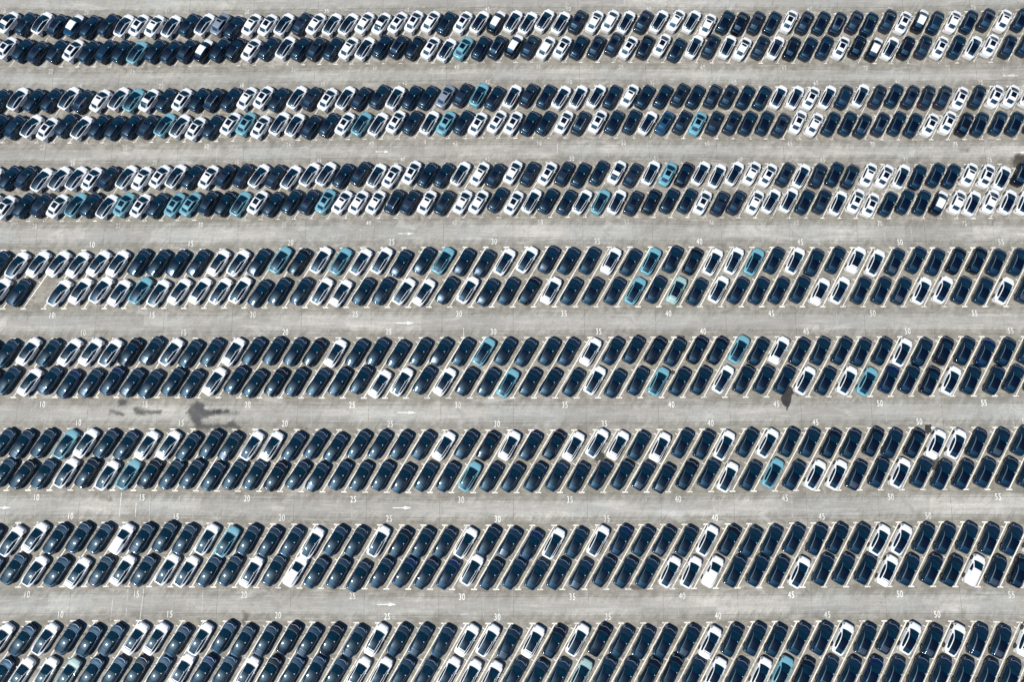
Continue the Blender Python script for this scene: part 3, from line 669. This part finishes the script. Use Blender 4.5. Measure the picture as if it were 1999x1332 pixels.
# ---- which car stands in which bay (read off the photograph, far row first)
def seq(first, s_): return {first+i: c for i, c in enumerate(s_.split()) if c != '--'}
ROWS = {
('U1', 0): seq(16, 'Wp Dg Wg Dl Bt Dg Dg Wg Wr Wq Wg Dg Wg Gq Dg Wq Wr Wg Dq Wq Wg Wg Wq Wp Wr Wr Wq Dg Wr Wg Kt Wg Wg Wg Wg Dr Wq Wh Wg Dr Wg Wq Wg Wq Dg Kr Dq Dg Wr Dr Dg Dl Dq Dg Dr Wr Kt Dh Wq Dg Dr Wq Dg'),
('U1', 1): seq(17, 'Wr Dg Dr Dg Wr Dg Dh Dg Tg Dg Dg Dr Kt Dg Kg Wq Dg Wg Dg Dq Dg Wq Wg Dg Dl Kg Wr Wg Tr Dg Dl Kt Dq Wh Wr Dg Dr Dr Wr Kg Wr Dg Wg Dr Wg Wq Dq Wg Kh Dg Dg Wr Kh Kt Wg Kh Dq Wr Dg Wg Wr Dr Dh'),
('U2', 0): seq(16, 'Dg Wg Dg Dg Wg Dl Wq Wg Tg Wp Dg Wr Dg Dl Dg Wq Wr Dg Wg Dq Wr Wg Dq Dg Wg Dg Dg Gq Dq Tg Dg Wg Dq Dg Wg Wg Wg Dg Wq Dg Dg Dr Dg Dr Dr Dg Dg Wg Wg Wr Wg Dh Wg Dq Dg Dr Dq Dq Wr Dr Wr Wr Wg'),
('U2', 1): seq(17, 'Dg Dh Wg Wr Dg Wg Dg Dg Dg Dq Tg Wg Wr Dg Wr Tr Wr Wg Wg Dr Dg Wr Tg Wg Wr Dg Wg Tr Dg Wr Wr Wr Dg Dg Wr Dl Wr Dg Dg Wg Br Dr Tr Dq Dr Dg Dg Dr Wr Wq Dg Dg Dl Dl Dg Dg Wr Wr Kh Dg Dg Dg Dg'),
('U3', 0): seq(16, 'Wg Dg Dq Wg Wg Wg Wr Dr Wg Wq Wr Wg Dg Wq Dq Dr Wg Dq Wg Wg Wg Dg Dr Wg Wr Wr Dg Dg Wg Wq Dr Wq Dq Wr Dq Dg Dg Wp Dq Wg Tr Kg Wg Wg Wg Wq Wr Dr Wg Dq Dg Dl Wq Wr Wg Dg Dg Dg Wq Wr Wg Kl'),
('U3', 1): seq(17, 'Wr Wr Dg Dr Wr Tg Dg Wg Tr Wr Dg Tr Tr Dr Kg Tg Wr Dg Dg Dr Tr Wq Wq Wq Dl Dq Wq Dr Wq Wq Dg Wr Wg Dg Dg Wg Tg Wg Dr Kg Dg Dg Wr Dq Dr Wq Wg Wg Dg Dr Wg Wr Wr Dg Dg Dg Kt Wq Wg Wq Wg Wg'),
('A', 0): seq(6, 'Dg Wg Ws Ws Ws Ws Ws Dg Dg Ds Ds Ws Wg Ds Tg Ks Wg Tg Wg Wg Ds Ds Tg Ds Ds Wg Wg Ds Dg Dg Ws Dg Tg Dg Kg Wg Wg Tg Dg Wg Dg Dg Ws Wg Ds Dg Dg Kg Kg Dg Dg'),
('A', 1): seq(7, 'Wg Dg -- Wg Ws Wg Ws Tg Wg Ws Ws Wg Wg Dg Dg Dg Wg Ws Dg Dg Wg Ws Ds Wg Ds Dg Kg Ws Dg Dg Dg Tg Dg Ls Dg Wg Dg Dg Dg Dg Ws Wg Dg Dg Ds Wg Wg Dg Dg Wg Ds'),
('B', 0): seq(6, 'Dg Dg Ws Dg Ws Ws Wg Ks Ds Wg Dg Dg Ws Dg Dg Dg Ks Ws Dg Dg Dg Dg Ds Dg Tg Dg Dg Dg Dg Ws Dg Dg Ks Dg Kg Kg Tg Dg Ws Dg Dg Dg Dg Dg Wg Dg Ks Dg Ng Dg Dg'),
('B', 1): seq(7, 'Dg Dg Ws Ds Ng Ds Ng Ds Dg Dg Dg Ws Dg Dg Ks Dg Dg Dg Dg Ws Wg Dg Ws Dg Dg Tg Dg Dg Dg Wg Dg Dg Tg Dg Dg Wg Dg Dg Dg Wg Dg Wg Tg Ng Dg Kg Wg Dg Dg Dg Dg'),
('C', 0): seq(7, 'Dg Ds Dg Tg Ws Dg Dg Ws Ws Dg Dg Ds Wg Ws Dg Dg Dg Dg Dg Dg Dg Ws Dg Ks Ws Dg Kg Ws Wg Ws Dg Ws Dg Dg Wg Dg Wg Dg Dg Kg Dg Kg Dg Kg Ws Wg Dg Ds Dg Dg'),
('C', 1): seq(8, 'Dg Kg Dg Wg Kg Wg Tg Ks Dg Dg Dg Dg Dg Ks Dg Ds Dg Dg Dg Dg Dg Dg Tg Dg Dg Dg Dg Dg Dg Dg Ds Ds Kg Dg Wg Dg Tg Dg Wg Wg Ds Dg Wg Dg Dg Dg Dg Dg Dg'),
('D', 0): seq(7, 'Dg Wg Ws Dg Dg Dg Wo Ds Dg Dg Wg Tg Dg Dg Dg Wg Dg Dg Wg Kg Dg Dg Wg Dg Ds Ng Wg Dg Wg Ng Dg Ds Dg Wg Kg Dg Dg Dg Dg Dg Dg Wg Wg Dg Dg Dg Dg Dg Wg'),
('D', 1): seq(8, 'Dg Dg Wg Dg Ws Ds Ws Dg Wg Wg Dg Dg Ws Dg Wo Dg Dg Dg Dg Ng Dg Ng Wg Dg Dg Dg Dg Ds Dg Dg Dg Wg Wg Wo Dg Dg Dg Wg Dg Dg Dg Ws Dg Dg Dg Wo Ds Kg'),
('E', 0): seq(8, 'Wg Dg Wg Dg Dg Ds Ws Ws Dg Wg Dg Dg Ds Ks Ds Ks Ds Ws Dg Ds Dg Ws Wg Ds Ws Kg Wg Ks Dg Dg Dg Ds Ws Dg Dg Dg Dg Dg Wg Ds Ds Wg Ds Wg Dg Ds Ws'),
('E', 1): seq(9, 'Dg Ws Ws Ls Dg Dg Ks Dg Ws Ng Dg Ws Ks Dg Dg Dg Ws Wg Ds Dg Wg Wg Ws Dg Ds Dg Ls Dg Ds Kg Kg Dg Ws Ds Ws Tg Kg Ds Dg Ng Dg Dg Dg Dg Dg Dg'),
}
cars = []
for (p, lo), row in ROWS.items():
    up = p[0] == 'U'; pitch = PU if up else PL
    ks = sorted(row); row = dict(row)
    for e in range(1, 4):      # the rows run on past the frame
        row[ks[0]-e] = random.choice(['Dg', 'Dg', 'Wg']); row[ks[-1]+e] = random.choice(['Dg', 'Dg', 'Wg'])
    f0 = ((0.262, 0.762) if up else (0.247, 0.735))[lo]
    for k, code in sorted(row.items()):
        x, y = lstep(p, k+0.5, f0)
        x2, y2 = lstep(p, k+0.5, f0-0.1)
        off = rng.normal(0, 0.06); al = rng.normal(0, 0.15 if not up else 0.17)
        if code[1] == 's': al -= 0.05
        ux, uy = x2-x, y2-y; l_ = math.hypot(ux, uy); ux, uy = ux/l_, uy/l_
        x += uy*off+ux*al-(0.30 if not up else 0.18); y += -ux*off+uy*al+(0.0 if not up else 0.2)
        (ax, ay), (bx, by) = warp(x, y), warp(x+ux, y+uy)
        ax, ay, bx, by = map(float, (ax, ay, bx, by))
        rot = math.atan2(by-ay, bx-ax)-math.pi/2+rng.normal(0, R(1.1))
        # visible share of the car
        cr_, sr_ = math.cos(rot), math.sin(rot)
        gx, gy = np.meshgrid(np.linspace(-.9, .9, 5), np.linspace(-2.0, 2.0, 9))
        qx, qy = ax+gx*cr_-gy*sr_, ay+gx*sr_+gy*cr_
        vis = float(np.mean(inframe(qx, qy, 0.8)))
        dist = math.hypot(CAM_H, math.hypot(ax, ay))
        depth = float(-(np.array([ax, ay, 0.8-CAM_H]) @ RC)[2])
        size = 4.7*1.93 if not up else 4.2*1.78
        cars.append(dict(p=p, lo=lo, k=k, code=code, x=ax, y=ay, rot=rot, vis=vis, score=vis*size/depth**2*1e4, real=(k in ROWS[(p, lo)])))
cars.sort(key=lambda c: -c['score'])
solo, rest = cars[:300], [c for c in cars[300:]]

# ---- one source of each kind with its parts, then copies
DESC = {'Wg': 'white car with black glass roof', 'Ws': 'white car with long white tail', 'Wo': 'all-white car with plain white roof',
 'Dg': 'dark navy car', 'Ds': 'navy car with grey boot lid', 'Kg': 'all-black car', 'Ks': 'black car with separate boot lid', 'Ng': 'deep blue car',
 'Tg': 'sky-blue car with black glass roof', 'Ls': 'pale sage car with dark roof'}
PN = {'E': 'lowest', 'D': 'second-lowest', 'C': 'third-lowest', 'B': 'fourth-lowest', 'A': 'fifth-lowest', 'U3': 'sixth-lowest', 'U2': 'seventh-lowest', 'U1': 'topmost'}
ORD = {1: 'one bay', 2: 'two bays', 3: 'three bays', 4: 'four bays', 5: 'five bays', 6: 'six bays', 7: 'seven bays'}
TENS = {1: 'ten', 2: 'twenty', 3: 'thirty', 4: 'forty', 5: 'fifty'}
def spoken(n): return {10: 'ten', 15: 'fifteen'}.get(n) or TENS[n//10]+('-five' if n % 10 else '')
def label(c):
    p, lo, k = c['p'], c['lo'], c['k']
    best = None
    for pp, kk, x, y, side, up in NUMS:
        if pp != p or side != ('b' if lo and p != 'E' else 't') or kk < 10 or kk > 55: continue
        wx_, wy_ = warp(x, y)
        if not inframe(wx_, wy_, 0, -8): continue
        if best is None or abs(kk-k) < abs(best-k): best = kk
    d = k-best
    where = 'beside painted %s' % spoken(best) if d == 0 else '%s %s painted %s' % (ORD[abs(d)], 'past' if d > 0 else 'before', spoken(best))
    if p == 'E' and lo: return '%s, %s, row cut by bottom edge' % (DESC[c['code']], where)
    return '%s, %s, %s line, %s double row' % (DESC[c['code']], where, 'lower' if lo else 'upper', PN[p])
proto = {}
for c in solo:
    code = c['code']; colr, sty = code[0], code[1]
    style = sty if c['p'][0] != 'U' else ('cg' if sty == 'g' else sty)
    if (colr, style) not in proto:
        root = bpy.data.objects.new('parked_car', None); COL.objects.link(root); root.empty_display_size = 0.5
        ch = []
        for key, (nm, mk, v, f) in STY[style].items():
            mats = mats_for(mk, colr, style)
            mi = None
            if mk == 'WHEEL': mi = [1 if len(ff) > 4 else 0 for ff in f]
            o = mesh_obj(nm, v, f, mats, parent=root, smooth=True, mi=mi)
            if nm == 'body':
                try: o.data.set_sharp_from_angle(angle=R(50))
                except Exception: pass
            if nm == 'boot_lid' and colr == 'D': o['label'] = 'metallic grey boot lid'
            ch.append(o)
        proto[(colr, style)] = (root, ch); r_ = root
    else:
        root, ch = proto[(colr, style)]
        r_ = root.copy(); COL.objects.link(r_)
        for o in ch:
            q_ = o.copy(); COL.objects.link(q_); q_.parent = r_
    r_.location = (c['x'], c['y'], 0); r_.rotation_euler = (0, 0, c['rot'])
    r_['label'] = label(c); r_['category'] = 'car'; r_['group'] = 'cars parked in the angled bays'

# ---- the remaining several hundred cars, one mesh
mlist = list(M.values()); mid_ = {m_.name: i for i, m_ in enumerate(mlist)}
tmpl = {}
def template(colr, style):
    if (colr, style) in tmpl: return tmpl[(colr, style)]
    V = []; loops = []; cnt = []; mi = []
    base = 0
    for key, (nm, mk, v, f) in STY[style].items():
        mats = mats_for(mk, colr, style)
        V += v
        for ff in f:
            loops += [i+base for i in ff]; cnt.append(len(ff))
            mi.append(mid_[mats[1 if (mk == 'WHEEL' and len(ff) > 4) else 0].name])
        base += len(v)
    tmpl[(colr, style)] = tuple(np.array(a) for a in (V, loops, cnt, mi)); return tmpl[(colr, style)]
VV, LL, CC, MI = [], [], [], []; nb = 0
for c in rest:
    u_, v_ = plan_px(c['x'], c['y'], 0.7)
    if abs(float(u_)) > 1130 or abs(float(v_)) > 760: continue
    colr, sty = c['code']; style = sty if c['p'][0] != 'U' else ('cg' if sty == 'g' else sty)
    V, lo_, cn, mi = template(colr, style)
    cr_, sr_ = math.cos(c['rot']), math.sin(c['rot'])
    X = c['x']+V[:, 0]*cr_-V[:, 1]*sr_; Y = c['y']+V[:, 0]*sr_+V[:, 1]*cr_
    VV.append(np.stack([X, Y, V[:, 2]], -1)); LL.append(lo_+nb); CC.append(cn); MI.append(mi); nb += len(V)
VV = np.concatenate(VV); LL = np.concatenate(LL); CC = np.concatenate(CC); MI = np.concatenate(MI)
me = bpy.data.meshes.new('parked_cars'); me.vertices.add(len(VV)); me.vertices.foreach_set('co', VV.astype(np.float32).ravel())
me.loops.add(len(LL)); me.loops.foreach_set('vertex_index', LL.astype(np.int32))
me.polygons.add(len(CC)); st_ = np.concatenate([[0], np.cumsum(CC)[:-1]])
me.polygons.foreach_set('loop_start', st_.astype(np.int32)); me.polygons.foreach_set('loop_total', CC.astype(np.int32))
for m_ in mlist: me.materials.append(m_)
me.polygons.foreach_set('material_index', MI.astype(np.int32)); me.polygons.foreach_set('use_smooth', np.ones(len(CC), bool))
me.update(calc_edges=True); me.validate()
try: me.set_sharp_from_angle(angle=R(50))
except Exception: pass
pc = bpy.data.objects.new('parked_cars', me); COL.objects.link(pc)
pc['kind'] = 'stuff'; pc['label'] = 'mass of white, navy and sky-blue cars filling the farther rows'; pc['category'] = 'cars'
print('solo', len(solo), 'rest', len(rest), 'verts', len(VV))
